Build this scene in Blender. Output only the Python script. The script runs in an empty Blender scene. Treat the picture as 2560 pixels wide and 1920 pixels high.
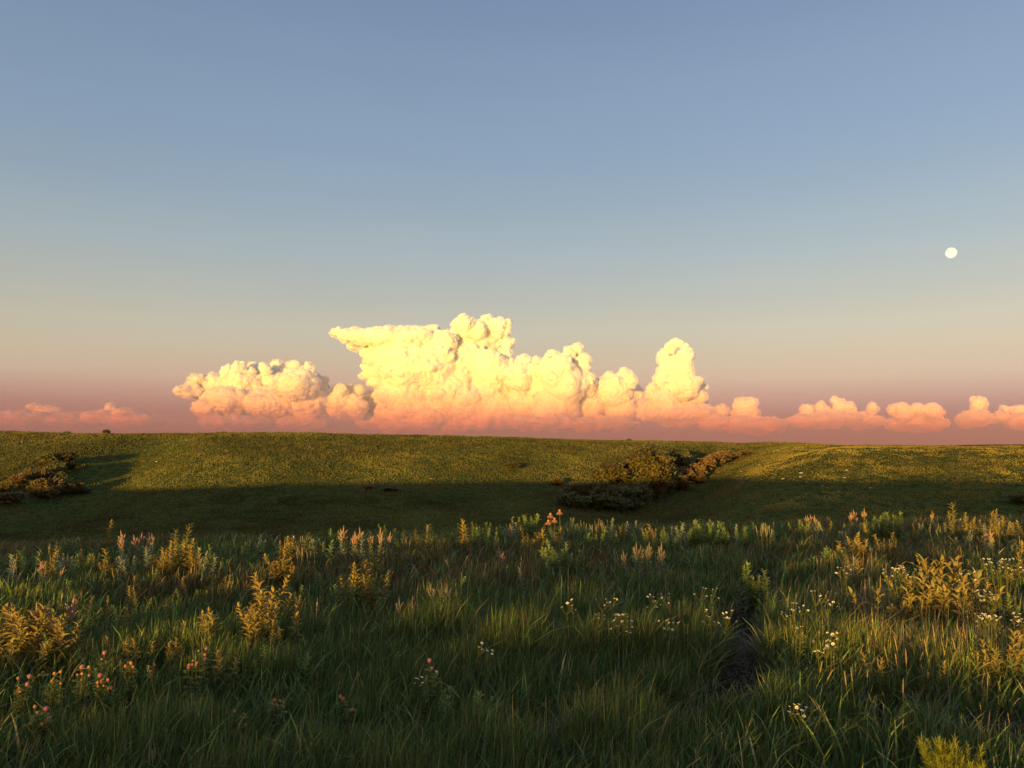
import bpy, math, random
import numpy as np
from mathutils import Vector, noise as mnoise

R = math.radians
scene = bpy.context.scene
COL = scene.collection

# ------------------------------------------------------------------ camera, sky, sun, exposure
FPX, CX, CY, PITCH, CAMZ = 1971.0, 1280.0, 960.0, R(4.65), 1.6
cam_d = bpy.data.cameras.new("camera")
cam_d.sensor_width = 36.0
cam_d.lens = 36.0 * FPX / 2560.0
cam_d.clip_start, cam_d.clip_end = 0.1, 400000.0
cam = bpy.data.objects.new("camera", cam_d)
cam.location = (0, 0, CAMZ)
cam.rotation_euler = (R(90) + PITCH, 0, 0)
COL.objects.link(cam)
scene.camera = cam

SUN_EL, SUN_AZ = R(1.6), R(23)          # low sun behind the camera, to its left
TO_SUN = Vector((-math.sin(SUN_AZ) * math.cos(SUN_EL), -math.cos(SUN_AZ) * math.cos(SUN_EL), math.sin(SUN_EL)))
TE = math.tan(SUN_EL)

def srgb(r, g, b):
    f = lambda c: (c / 255 / 12.92) if c / 255 <= 0.04045 else ((c / 255 + 0.055) / 1.055) ** 2.4
    return (f(r), f(g), f(b), 1)

class NT:
    """small helper round a node tree"""
    def __init__(self, tree):
        self.t = tree; self.n = tree.nodes; self.n.clear()
    def add(self, kind, **kw):
        nd = self.n.new(kind)
        for k, v in kw.items():
            if k.startswith("i_"):
                nd.inputs[k[2:].replace("_", " ")].default_value = v
            else:
                setattr(nd, k, v)
        return nd
    def link(self, a, b):
        self.t.links.new(a, b)
    def math(self, op, a, b=None, clamp=False):
        m = self.add("ShaderNodeMath", operation=op, use_clamp=clamp)
        for i, v in enumerate((a, b)):
            if v is None: continue
            if isinstance(v, (int, float)): m.inputs[i].default_value = v
            else: self.link(v, m.inputs[i])
        return m.outputs[0]
    def ramp(self, fac, stops, interp="LINEAR"):
        r = self.add("ShaderNodeValToRGB")
        r.color_ramp.interpolation = interp
        e = r.color_ramp.elements
        e[0].position, e[0].color = stops[0]
        e[1].position, e[1].color = stops[-1]
        for p, c in stops[1:-1]:
            x = e.new(p); x.color = c
        self.link(fac, r.inputs[0])
        return r.outputs[0]

world = bpy.data.worlds.new("World")
scene.world = world
world.use_nodes = True
w = NT(world.node_tree)
sky = w.add("ShaderNodeTexSky", sky_type='NISHITA', sun_disc=False, sun_elevation=SUN_EL,
            sun_rotation=math.atan2(TO_SUN.x, TO_SUN.y), altitude=400, air_density=1.2, dust_density=2.0, ozone_density=1.5)
tc = w.add("ShaderNodeTexCoord")
nrm = w.add("ShaderNodeVectorMath", operation='NORMALIZE'); w.link(tc.outputs["Generated"], nrm.inputs[0])
sep = w.add("ShaderNodeSeparateXYZ"); w.link(nrm.outputs[0], sep.inputs[0])
E = lambda z: z
dusk = w.ramp(w.math('MAXIMUM', sep.outputs[2], 0.0), [(E(0.0), srgb(148, 124, 148)), (E(.035), srgb(162, 134, 148)), (E(.062), srgb(200, 172, 160)), (E(.085), srgb(214, 191, 168)),
                   (E(.111), srgb(211, 194, 168)), (E(.145), srgb(205, 197, 177)), (E(.185), srgb(190, 192, 182)), (E(.235), srgb(174, 186, 190)),
                   (E(.305), srgb(154, 173, 190)), (E(.37), srgb(142, 165, 190)), (E(.43), srgb(136, 158, 185)), (E(.52), srgb(120, 144, 175)), (E(.64), srgb(120, 150, 186)), (E(.85), srgb(150, 172, 204)), (E(1.0), srgb(155, 177, 207))])
# a paler, warmer band low in the east of the frame, and slow unevenness
side = w.math('MULTIPLY_ADD', sep.outputs[0], 0.16); side.node.inputs[2].default_value = 0.98
nz = w.add("ShaderNodeTexNoise", i_Scale=2.2, i_Detail=3.0)
w.link(nrm.outputs[0], nz.inputs["Vector"])
st = w.add("ShaderNodeVectorMath", operation='MULTIPLY'); w.link(nrm.outputs[0], st.inputs[0]); st.inputs[1].default_value = (1.6, 1.6, 13.0)
nz2 = w.add("ShaderNodeTexNoise", i_Scale=1.7, i_Detail=4.0, i_Distortion=0.6); w.link(st.outputs[0], nz2.inputs["Vector"])
nza = w.math('MULTIPLY_ADD', nz.outputs[0], 0.07); nza.node.inputs[2].default_value = 0.935
nzv = w.math('MULTIPLY_ADD', nz2.outputs[0], 0.06); w.link(nza, nzv.node.inputs[2])
gain = w.math('MULTIPLY', side, nzv)
duskg = w.add("ShaderNodeVectorMath", operation='SCALE'); w.link(dusk, duskg.inputs[0]); w.link(gain, duskg.inputs["Scale"])
skys = w.add("ShaderNodeVectorMath", operation='SCALE'); w.link(sky.outputs[0], skys.inputs[0]); skys.inputs["Scale"].default_value = 0.28
# the dusk arch fills the half of the sky away from the sun, the Nishita glow the other half
dot = w.add("ShaderNodeVectorMath", operation='DOT_PRODUCT'); w.link(nrm.outputs[0], dot.inputs[0]); dot.inputs[1].default_value = TO_SUN
mr = w.add("ShaderNodeMapRange", interpolation_type='SMOOTHSTEP'); w.link(dot.outputs["Value"], mr.inputs[0])
mr.inputs[1].default_value, mr.inputs[2].default_value, mr.inputs[3].default_value, mr.inputs[4].default_value = -0.35, 0.5, 0.96, 0.25
mix = w.add("ShaderNodeMix", data_type='RGBA'); w.link(mr.outputs[0], mix.inputs[0]); w.link(skys.outputs[0], mix.inputs[6]); w.link(duskg.outputs[0], mix.inputs[7])
bg = w.add("ShaderNodeBackground", i_Strength=0.67)
w.link(mix.outputs[2], bg.inputs[0])
wo = w.add("ShaderNodeOutputWorld"); w.link(bg.outputs[0], wo.inputs[0])

sun_d = bpy.data.lights.new("sun", 'SUN')
sun_d.energy, sun_d.angle, sun_d.color = 5.0, R(0.5), (1.0, 0.60, 0.11)
sun = bpy.data.objects.new("sun", sun_d)
sun.rotation_euler = TO_SUN.to_track_quat('Z', 'Y').to_euler()
sun.location = (0, 0, 60)
COL.objects.link(sun)

vs = scene.view_settings
vs.view_transform, vs.look, vs.exposure, vs.gamma = 'Standard', 'None', 0.6, 1.0
scene.cycles.max_bounces = 8
scene.cycles.diffuse_bounces = 3
scene.cycles.transmission_bounces = 4
scene.cycles.volume_bounces = 1
scene.cycles.sample_clamp_indirect = 4.0

# ------------------------------------------------------------------ helpers
def ray(px, py):
    u, v = (px - CX) / FPX, (CY - py) / FPX
    return Vector((u, math.cos(PITCH) - v * math.sin(PITCH), math.sin(PITCH) + v * math.cos(PITCH)))

def smooth(a, b, x):
    t = np.clip((x - a) / (b - a), 0, 1)
    return t * t * (3 - 2 * t)

def _hash(ix, iy, seed):
    h = (ix * 374761393 + iy * 668265263 + seed * 974634777) & 0xFFFFFFFF
    h = ((h ^ (h >> 13)) * 1274126177) & 0xFFFFFFFF
    return ((h ^ (h >> 16)) & 0xFFFF) / 65535.0

def vnoise(x, y, seed=0):
    """value noise, 0..1"""
    x = np.asarray(x, float); y = np.asarray(y, float)
    ix, iy = np.floor(x).astype(np.int64), np.floor(y).astype(np.int64)
    fx, fy = x - ix, y - iy
    fx, fy = fx * fx * (3 - 2 * fx), fy * fy * (3 - 2 * fy)
    a, b = _hash(ix, iy, seed), _hash(ix + 1, iy, seed)
    c, d = _hash(ix, iy + 1, seed), _hash(ix + 1, iy + 1, seed)
    return (a * (1 - fx) + b * fx) * (1 - fy) + (c * (1 - fx) + d * fx) * fy

def fbm(x, y, seed=0, n=3):
    s, a, t = 0, 0.5, 0
    for i in range(n):
        s = s + a * vnoise(np.asarray(x) * 2 ** i, np.asarray(y) * 2 ** i, seed + i * 17); t += a; a *= 0.5
    return s / t

def tag(o, label=None, cat=None, group=None, kind=None):
    for k, v in (("label", label), ("category", cat), ("group", group), ("kind", kind)):
        if v: o[k] = v
    return o

def link(o, parent=None):
    COL.objects.link(o)
    if parent: o.parent = parent
    return o

class MB:
    """collects vertices, faces and a colour per vertex; build() makes ONE mesh"""
    def __init__(self):
        self.v, self.f, self.c = [], [], []
    def add(self, verts, faces, col=(1, 1, 1)):
        o = len(self.v)
        self.v += [tuple(p) for p in verts]
        self.f += [tuple(i + o for i in f) for f in faces]
        self.c += [tuple(col[:3]) + (1,)] * len(verts)
    def tube(self, pts, radii, n=5, col=(1, 1, 1)):
        vs, fs = [], []
        for k, p in enumerate(pts):
            a = Vector(pts[max(k - 1, 0)]); b = Vector(pts[min(k + 1, len(pts) - 1)])
            d = (b - a).normalized()
            u = d.cross(Vector((0.31, 0.95, 0.05))).normalized(); q = d.cross(u)
            for j in range(n):
                t = 2 * math.pi * j / n
                vs.append(Vector(p) + (u * math.cos(t) + q * math.sin(t)) * radii[k])
        for k in range(len(pts) - 1):
            for j in range(n):
                fs.append((k * n + j, k * n + (j + 1) % n, (k + 1) * n + (j + 1) % n, (k + 1) * n + j))
        fs.append(tuple(range(n - 1, -1, -1))); fs.append(tuple((len(pts) - 1) * n + j for j in range(n)))
        self.add(vs, fs, col)
    def leaf(self, base, d, L, W, col, droop=0.3, fold=0.25, up=Vector((0, 0, 1))):
        d = Vector(d).normalized()
        s = d.cross(up)
        s = s.normalized() if s.length > 1e-3 else Vector((1, 0, 0))
        n = s.cross(d).normalized()
        P = lambda t, x, z: Vector(base) + d * L * t + s * W * x + n * (W * z - L * droop * t * t)
        vs = [P(0, 0, 0), P(.38, -.5, fold), P(.38, 0, 0), P(.38, .5, fold), P(.72, -.36, fold), P(.72, 0, 0), P(.72, .36, fold), P(1, 0, 0)]
        self.add(vs, [(0, 2, 1), (0, 3, 2), (1, 2, 5, 4), (2, 3, 6, 5), (4, 5, 7), (5, 6, 7)], col)
    def build(self, name, mat, parent=None, smooth_shade=False):
        me = bpy.data.meshes.new(name)
        me.from_pydata(self.v, [], self.f)
        ca = me.color_attributes.new("tint", 'FLOAT_COLOR', 'POINT')
        ca.data.foreach_set("color", np.array(self.c, dtype=np.float32).ravel())
        me.materials.append(mat)
        if smooth_shade:
            me.polygons.foreach_set("use_smooth", [True] * len(me.polygons))
        return link(bpy.data.objects.new(name, me), parent)

def np_mesh(name, verts, quads=None, tris=None, mat=None, cols=None, smooth_shade=False):
    """numpy arrays -> one mesh object"""
    me = bpy.data.meshes.new(name)
    nq = 0 if quads is None else len(quads)
    nt = 0 if tris is None else len(tris)
    me.vertices.add(len(verts)); me.vertices.foreach_set("co", np.asarray(verts, np.float32).ravel())
    loops = np.concatenate([a.ravel() for a in (quads, tris) if a is not None]).astype(np.int32)
    me.loops.add(len(loops)); me.loops.foreach_set("vertex_index", loops)
    me.polygons.add(nq + nt)
    starts = np.concatenate([np.arange(nq) * 4, nq * 4 + np.arange(nt) * 3]).astype(np.int32)
    me.polygons.foreach_set("loop_start", starts)
    me.update(calc_edges=True)
    if cols is not None:
        ca = me.color_attributes.new("tint", 'FLOAT_COLOR', 'POINT')
        ca.data.foreach_set("color", np.asarray(cols, np.float32).ravel())
    if smooth_shade:
        me.polygons.foreach_set("use_smooth", np.ones(nq + nt, bool))
    if mat: me.materials.append(mat)
    return link(bpy.data.objects.new(name, me))

# ------------------------------------------------------------------ materials
def mat_new(name):
    m = bpy.data.materials.new(name); m.use_nodes = True
    return m, NT(m.node_tree)

def mat_leaf(name, col, trans=0.3, rough=0.55, spec=0.25, vary=0.25, nscale=9.0):
    """vegetation: attribute tint x base colour, uneven by noise, lets some light through"""
    m, t = mat_new(name)
    at = t.add("ShaderNodeAttribute", attribute_name="tint")
    geo = t.add("ShaderNodeNewGeometry")
    nz = t.add("ShaderNodeTexNoise", i_Scale=nscale, i_Detail=2.0); t.link(geo.outputs["Position"], nz.inputs["Vector"])
    g = t.math('MULTIPLY_ADD', nz.outputs[0], 2 * vary); g.node.inputs[2].default_value = 1 - vary
    mx = t.add("ShaderNodeVectorMath", operation='MULTIPLY'); t.link(at.outputs["Color"], mx.inputs[0]); mx.inputs[1].default_value = col[:3]
    sc = t.add("ShaderNodeVectorMath", operation='SCALE'); t.link(mx.outputs[0], sc.inputs[0]); t.link(g, sc.inputs["Scale"])
    p = t.add("ShaderNodeBsdfPrincipled", i_Roughness=rough); p.inputs["Specular IOR Level"].default_value = spec
    t.link(sc.outputs[0], p.inputs["Base Color"])
    tr = t.add("ShaderNodeBsdfTranslucent"); t.link(sc.outputs[0], tr.inputs[0])
    ms = t.add("ShaderNodeMixShader"); ms.inputs[0].default_value = trans
    t.link(p.outputs[0], ms.inputs[1]); t.link(tr.outputs[0], ms.inputs[2])
    o = t.add("ShaderNodeOutputMaterial"); t.link(ms.outputs[0], o.inputs[0])
    return m

# ------------------------------------------------------------------ terrain
SA, CA = math.sin(SUN_AZ), math.cos(SUN_AZ)
RIDGE_S = np.array([-400, -150, -105, -85, -62, -35, -17, -10.5, -9.0, -4.3, -3.5, -1.0, -0.3, 2.2, 3.2, 14, 60, 300], float)
RIDGE_H = np.array([-5.0, -4.0, -3.5, -2.6, -.9, .8, 1.95, 1.75, 1.27, 1.29, 1.62, 1.64, 1.24, 1.26, 1.92, 2.1, 2.3, 2.4], float)

GA, GB = np.array([8.0, 88.0]), np.array([64.0, 205.0])      # axis of the wooded gully
GD = (GB - GA) / np.linalg.norm(GB - GA)
LA, LB = np.array([-58.0, 90.0]), np.array([-74.0, 175.0])   # axis of the smaller gully
LD = (LB - LA) / np.linalg.norm(LB - LA)

def H(x, y):
    x = np.asarray(x, float); y = np.asarray(y, float)
    # meadow and its edge
    yc = np.clip(15.5 + 0.28 * x, 12, 24)
    base = -0.015 * np.clip(y, 0, yc)
    u = np.clip(y - yc, 0, 400)
    near = base - 8.0 * (1 - np.exp(-(u / 25.0) ** 1.6))
    # far slope
    yf = 84 + 5 * np.sin(x / 37.0)
    top = 11.9 + 1.2 * smooth(10, -70, x) - 0.4 * smooth(0, 60, x)
    rise = smooth(0, 1, (y - yf) / 95.0) * top
    far_extra = 0.9 * smooth(260, 700, y) * smooth(40, -160, x)
    z = near + rise + far_extra
    # gullies
    d = (x - GA[0]) * GD[1] - (y - GA[1]) * GD[0]
    a = (x - GA[0]) * GD[0] + (y - GA[1]) * GD[1]
    z = z - 3.2 * np.exp(-(d / 9.0) ** 2) * smooth(5, 40, a) * (1 - smooth(90, 150, a))
    dl = (x - LA[0]) * LD[1] - (y - LA[1]) * LD[0]
    al = (x - LA[0]) * LD[0] + (y - LA[1]) * LD[1]
    z = z - 2.6 * np.exp(-(dl / 8.0) ** 2) * smooth(-6, 20, al) * (1 - smooth(45, 80, al))
    # spur beyond the gully
    m = smooth(-1, 26, d) * smooth(60, 72, y)
    zs = near + (8.2 + 2.0) * smooth(66, 132, y) - 0.9 * smooth(150, 320, y)
    z = z + m * np.maximum(zs - z, -50) * (1 - smooth(200, 420, y))
    # unseen rise behind the camera, crest shaped to set the low shadow and sunlit gaps
    f = -(x * SA + y * CA)
    s = x * CA - y * SA
    rh = np.interp(s, RIDGE_S, RIDGE_H)
    q = np.clip(f / 40.0, 0, 1) ** 1.6 * (1 - smooth(44, 120, f))
    z = np.where(f > 0, z * (1 - np.clip(f / 25, 0, 1)) + rh * q, z)
    # unevenness
    dist = np.hypot(x, y)
    k = smooth(2, 10, dist)
    z = z + k * 0.10 * (fbm(x / 3.0, y / 3.0, 5) - .5) + smooth(60, 100, dist) * (1.3 * (fbm(x / 30.0, y / 30.0, 9, 2) - .5) + .16 * (fbm(x / 6.0, y / 6.0, 31, 2) - .5))
    return z

def Hs(x, y):
    return float(H(np.array([x]), np.array([y]))[0])

def at(px, py, lift=0.0, ymin=2.0, ymax=400.0):
    """the ground point seen at pixel (px, py) of the photograph"""
    d = ray(px, py)
    ys = np.concatenate([np.arange(ymin, 40, .05), np.arange(40, ymax, .25)])
    t = ys / d.y
    g = H(d.x * t, ys) + lift - (CAMZ + d.z * t)
    k = np.nonzero(g > 0)[0]
    i = k[0] if len(k) else int(np.argmax(g))
    return Vector((d.x * t[i], ys[i], Hs(d.x * t[i], ys[i])))

def axis_coords(lo, hi, n, a0):
    k = math.asinh(hi / a0)
    return a0 * np.sinh(np.linspace(-k, k, n))

def build_ground():
    xs = axis_coords(-1, 45000, 430, 14.0)
    ys = np.unique(np.concatenate([axis_coords(-1, 45000, 360, 14.0), np.arange(60, 215, 1.0)]))
    X, Y = np.meshgrid(xs, ys)
    Z = H(X, Y)
    far = np.hypot(X, Y)
    Z = Z - 14 * smooth(900, 5000, far)
    nx, ny = len(xs), len(ys)
    i = np.arange(nx * ny).reshape(ny, nx)
    q = np.stack([i[:-1, :-1], i[:-1, 1:], i[1:, 1:], i[1:, :-1]], -1).reshape(-1, 4)
    m, t = mat_new("prairie_soil_and_turf")
    geo = t.add("ShaderNodeNewGeometry")
    n1 = t.add("ShaderNodeTexNoise", i_Scale=0.09, i_Detail=5.0); t.link(geo.outputs["Position"], n1.inputs["Vector"])
    n2 = t.add("ShaderNodeTexNoise", i_Scale=1.1, i_Detail=4.0); t.link(geo.outputs["Position"], n2.inputs["Vector"])
    c1 = t.ramp(n1.outputs[0], [(.3, (.068, .090, .024, 1)), (.55, (.094, .098, .026, 1)), (.75, (.072, .102, .026, 1))])
    c2 = t.ramp(n2.outputs[0], [(.3, (.45, .45, .45, 1)), (.62, (1.15, 1.15, 1.15, 1))])
    mu = t.add("ShaderNodeVectorMath", operation='MULTIPLY'); t.link(c1, mu.inputs[0]); t.link(c2, mu.inputs[1])
    bump = t.add("ShaderNodeBump", i_Strength=0.9, i_Distance=0.35); t.link(n2.outputs[0], bump.inputs["Height"])
    sp = t.add("ShaderNodeSeparateXYZ"); t.link(geo.outputs["Position"], sp.inputs[0])
    mk = t.add("ShaderNodeMapRange"); t.link(sp.outputs[1], mk.inputs[0]); mk.inputs[1].default_value, mk.inputs[2].default_value = 22.0, 45.0
    soil = t.ramp(n2.outputs[0], [(.3, (.018, .014, .009, 1)), (.7, (.050, .038, .022, 1))])
    gm = t.add("ShaderNodeMix", data_type='RGBA'); t.link(mk.outputs[0], gm.inputs[0]); t.link(soil, gm.inputs[6]); t.link(mu.outputs[0], gm.inputs[7])
    p = t.add("ShaderNodeBsdfDiffuse"); t.link(gm.outputs[2], p.inputs[0]); t.link(bump.outputs[0], p.inputs["Normal"])
    o = t.add("ShaderNodeOutputMaterial"); t.link(p.outputs[0], o.inputs[0])
    g = np_mesh("ground", np.stack([X, Y, Z], -1).reshape(-1, 3), quads=q, mat=m, smooth_shade=True)
    return tag(g, kind="structure")

build_ground()

# ------------------------------------------------------------------ clouds, horizon haze, moon
def build_clouds():
    rng = random.Random(4)
    m, t = mat_new("sunlit_cumulus")
    geo = t.add("ShaderNodeNewGeometry")
    # light wanders a few hundred metres inside a cloud before it leaves it
    nb = t.add("ShaderNodeTexNoise", i_Scale=0.0028, i_Detail=5.0, i_Roughness=0.6); t.link(geo.outputs["Position"], nb.inputs["Vector"])
    bp = t.add("ShaderNodeBump", i_Strength=0.22, i_Distance=220.0); t.link(nb.outputs[0], bp.inputs["Height"])
    p = t.add("ShaderNodeBsdfPrincipled", i_Roughness=1.0); p.inputs["Base Color"].default_value = (.985, .97, .87, 1)
    p.inputs["Specular IOR Level"].default_value = 0.0
    p.inputs["Subsurface Weight"].default_value = 0.7
    p.inputs["Subsurface Radius"].default_value = (1, 1, 1)
    p.inputs["Subsurface Scale"].default_value = 650.0
    t.link(bp.outputs[0], p.inputs["Normal"])
    o = t.add("ShaderNodeOutputMaterial"); t.link(p.outputs[0], o.inputs[0])
    fringe, tf = mat_new("cloud_vapour")
    vf = tf.add("ShaderNodeVolumeScatter"); vf.inputs["Color"].default_value = (1, 1, 1, 1); vf.inputs["Density"].default_value = 1 / 470.0; vf.inputs["Anisotropy"].default_value = -0.4
    of = tf.add("ShaderNodeOutputMaterial"); tf.link(vf.outputs[0], of.inputs["Volume"])
    K = 2560 / 2212.0
    ico = {}
    def sphere(lev):
        if lev not in ico:
            import bmesh
            b = bmesh.new(); bmesh.ops.create_icosphere(b, subdivisions=lev, radius=1)
            ico[lev] = (np.array([v.co[:] for v in b.verts]), [tuple(v.index for v in f.verts) for f in b.faces]); b.free()
        return ico[lev]
    def cloud(label, D, puffs, sub=2, voxel=46.0, rough=1.0, seed=0, ncap=12, group=None):
        """puffs: (px, py, r) or (px, py, rx, ry) in the photo's 2212-wide view, turned into lumps D metres away"""
        rn = random.Random(seed)
        V, F, off = [], [], 0
        def put(c, r, lev, sq=(1, 1, 1)):
            nonlocal off
            sv, sf = sphere(lev)
            V.append(sv * r * np.array(sq) + np.array(c)); F.extend([tuple(i + off for i in f) for f in sf]); off += len(sv)
        for pf in puffs:
            px, py, rx = pf[0] * K, pf[1] * K, pf[2] * K
            ry = (pf[3] if len(pf) > 3 else pf[2]) * K
            dd = D + rn.uniform(-.03, .03) * D
            d = ray(px, py); c = np.array((d * (dd / d.y))[:]); c[2] += CAMZ
            s = dd / FPX
            put(c, 1.0, 3, (rx * s, max(rx, ry) * s * 1.1, ry * s))
            r0 = min(rx, ry) * s
            n1 = ncap if ry >= rx * .6 else int(ncap * rx / ry * .5)
            for k in range(n1):
                # lumps on the upper and sun-facing surface
                th = rn.uniform(0, 2 * math.pi); zz = rn.uniform(-.35, 1.0); rr = math.sqrt(max(0, 1 - zz * zz))
                n = np.array([math.cos(th) * rr, -abs(math.sin(th)) * rr, zz])
                c1 = c + n * np.array([rx * s, rx * s, ry * s]) * .86
                r1 = r0 * rn.uniform(.24, .42) * rough
                put(c1, r1, 2)
                if sub > 1:
                    for j in range(6):
                        th = rn.uniform(0, 2 * math.pi); zz = rn.uniform(-.3, 1.0); rr = math.sqrt(max(0, 1 - zz * zz))
                        n2 = np.array([math.cos(th) * rr, -abs(math.sin(th)) * rr, zz])
                        put(c1 + n2 * r1 * .85, r1 * rn.uniform(.28, .48), 2)
        me = bpy.data.meshes.new("tmp_mesh")
        me.from_pydata(np.concatenate(V).tolist(), [], F)
        ob = bpy.data.objects.new("storm_cloud", me); COL.objects.link(ob)
        md = ob.modifiers.new("r", 'REMESH'); md.mode = 'VOXEL'; md.voxel_size = voxel
        bpy.context.view_layer.update()
        ev = ob.evaluated_get(bpy.context.evaluated_depsgraph_get())
        me2 = bpy.data.meshes.new_from_object(ev)
        ob.modifiers.clear(); ob.data = me2; bpy.data.meshes.remove(me)
        import bmesh
        b = bmesh.new(); b.from_mesh(me2); seen, best = set(), []
        for v0 in b.verts:
            if v0 in seen: continue
            stack, isl = [v0], []
            seen.add(v0)
            while stack:
                v = stack.pop(); isl.append(v)
                for e in v.link_edges:
                    q = e.other_vert(v)
                    if q not in seen: seen.add(q); stack.append(q)
            if len(isl) > len(best): best = isl
        if len(best) < len(b.verts):
            keep = set(best)
            bmesh.ops.delete(b, geom=[v for v in b.verts if v not in keep], context='VERTS'); b.to_mesh(me2)
        b.free()
        n = len(me2.vertices)
        co = np.empty(n * 3, np.float32); me2.vertices.foreach_get("co", co); co = co.reshape(-1, 3)
        no = np.empty(n * 3, np.float32); me2.vertices.foreach_get("normal", no); no = no.reshape(-1, 3)
        disp = np.empty(n, np.float32)
        f0, f1, f2, f3 = 1 / 1500.0, 1 / 620.0, 1 / 260.0, 1 / 120.0
        for i in range(n):
            p = Vector(co[i].tolist())
            a = abs(mnoise.noise(p * f0)); b = abs(mnoise.noise(p * f1)); c = abs(mnoise.noise(p * f2))
            disp[i] = 520 * a + 330 * b + 150 * c + 50 * abs(mnoise.noise(p * f3)) - 270
        co = co + no * (disp * rough)[:, None]
        me2.vertices.foreach_set("co", co.ravel())
        me2.polygons.foreach_set("use_smooth", [True] * len(me2.polygons))
        me2.materials.clear(); me2.materials.append(m); me2.update()
        me3 = me2.copy(); me3.name = "vapour_fringe"
        nn = np.empty(n * 3, np.float32); me3.vertices.foreach_get("normal", nn); nn = nn.reshape(-1, 3)
        fr = np.array([mnoise.noise(Vector(c.tolist()) / 800.0) + .6 * mnoise.noise(Vector(c.tolist()) / 260.0) for c in co], np.float32)
        me3.vertices.foreach_set("co", (co + nn * (70 + 130 * fr).clip(8, 240)[:, None]).ravel())
        me3.materials.clear(); me3.materials.append(fringe); me3.update()
        link(bpy.data.objects.new("vapour_fringe", me3), ob)
        return tag(ob, label, "cloud", group)
    # central storm cloud: cauliflower top, body, anvil reaching out to the side
    P = [(1003, 705, 25), (1030, 712, 18), (1058, 703, 22), (1078, 712, 24), (1095, 742, 17), (985, 735, 25), (1040, 750, 48), (960, 745, 32), (1090, 770, 18),
         (1000, 790, 70), (1065, 800, 42), (930, 795, 66), (880, 790, 62), (1085, 830, 36), (880, 855, 62), (970, 850, 70), (1050, 860, 60),
         (925, 835, 30), (975, 825, 32), (1020, 818, 34), (1060, 815, 30), (950, 870, 40), (1010, 870, 45), (900, 880, 40), (1080, 885, 45),
         (830, 860, 32), (800, 872, 25), (850, 890, 40), (930, 905, 60, 25), (1050, 905, 60, 25)]
    P += [(734, 720, 24, 9), (752, 723, 34, 12), (765, 727, 34, 15), (775, 730, 30, 16), (795, 730, 44, 20), (840, 732, 52, 25), (885, 735, 55, 30), (930, 735, 40, 28), (820, 750, 30, 18), (850, 765, 45, 30),
          (810, 780, 26, 14), (830, 800, 46, 26), (800, 812, 26, 9), (850, 825, 40, 25), (870, 760, 60, 35), (778, 746, 24, 13), (802, 764, 26, 16), (798, 792, 22, 13), (820, 828, 28, 14), (845, 846, 26, 16), (830, 908, 60, 19), (900, 922, 80, 13), (1020, 920, 80, 14)]
    cloud("huge sunlit storm cloud with a cauliflower top and a flat shelf jutting sideways", 60000, P, seed=3, rough=.8)
    P = [(408, 842, 30, 12), (395, 840, 18, 6), (440, 838, 36, 26), (430, 818, 24, 10), (470, 830, 36, 22), (515, 797, 17), (545, 795, 14), (490, 806, 16), (530, 825, 42, 30), (600, 797, 18), (575, 800, 14),
         (640, 796, 16), (668, 800, 15), (590, 830, 46, 32), (645, 832, 46, 34), (688, 835, 24), (500, 865, 60, 35), (590, 870, 70, 36), (670, 868, 50, 36),
         (450, 880, 35, 22), (735, 846, 17), (757, 848, 16), (776, 842, 9), (730, 872, 34), (770, 878, 25), (520, 914, 80, 14), (640, 916, 80, 15)]
    cloud("orange pink storm cloud with a ragged flat top, lower than the huge one", 58000, P, seed=11, rough=.8, voxel=45)
    P = [(1130, 785, 16), (1145, 800, 16), (1162, 768, 8), (1162, 780, 9), (1190, 778, 20), (1180, 800, 25), (1228, 765, 15), (1244, 752, 13), (1262, 772, 20), (1255, 790, 24), (1215, 795, 26),
         (1120, 815, 30), (1160, 830, 40), (1220, 835, 45), (1260, 830, 30), (1130, 870, 45), (1200, 880, 50), (1270, 875, 40), (1300, 840, 22), (1320, 822, 18), (1345, 812, 15), (1362, 822, 15),
         (1330, 850, 36), (1370, 855, 24), (1340, 885, 40), (1180, 914, 80, 15), (1300, 917, 80, 14)]
    cloud("golden double topped cumulus cloud between the storm cloud and the narrow tower", 57000, P, seed=23, rough=.75, voxel=45)
    P = [(1447, 754, 12), (1462, 749, 13), (1478, 757, 11), (1488, 770, 11), (1465, 765, 20), (1432, 768, 10), (1440, 775, 21), (1470, 782, 28), (1448, 805, 28), (1478, 805, 22), (1432, 825, 18), (1455, 835, 34), (1485, 838, 25),
         (1410, 850, 18), (1435, 868, 36), (1480, 862, 36), (1508, 838, 17), (1512, 855, 15), (1505, 880, 24), (1420, 885, 28), (1470, 895, 70, 25), (1395, 890, 20)]
    cloud("tall narrow cumulus tower with a bright knobbly head", 56000, P, seed=31, rough=.75, voxel=43)
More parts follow.
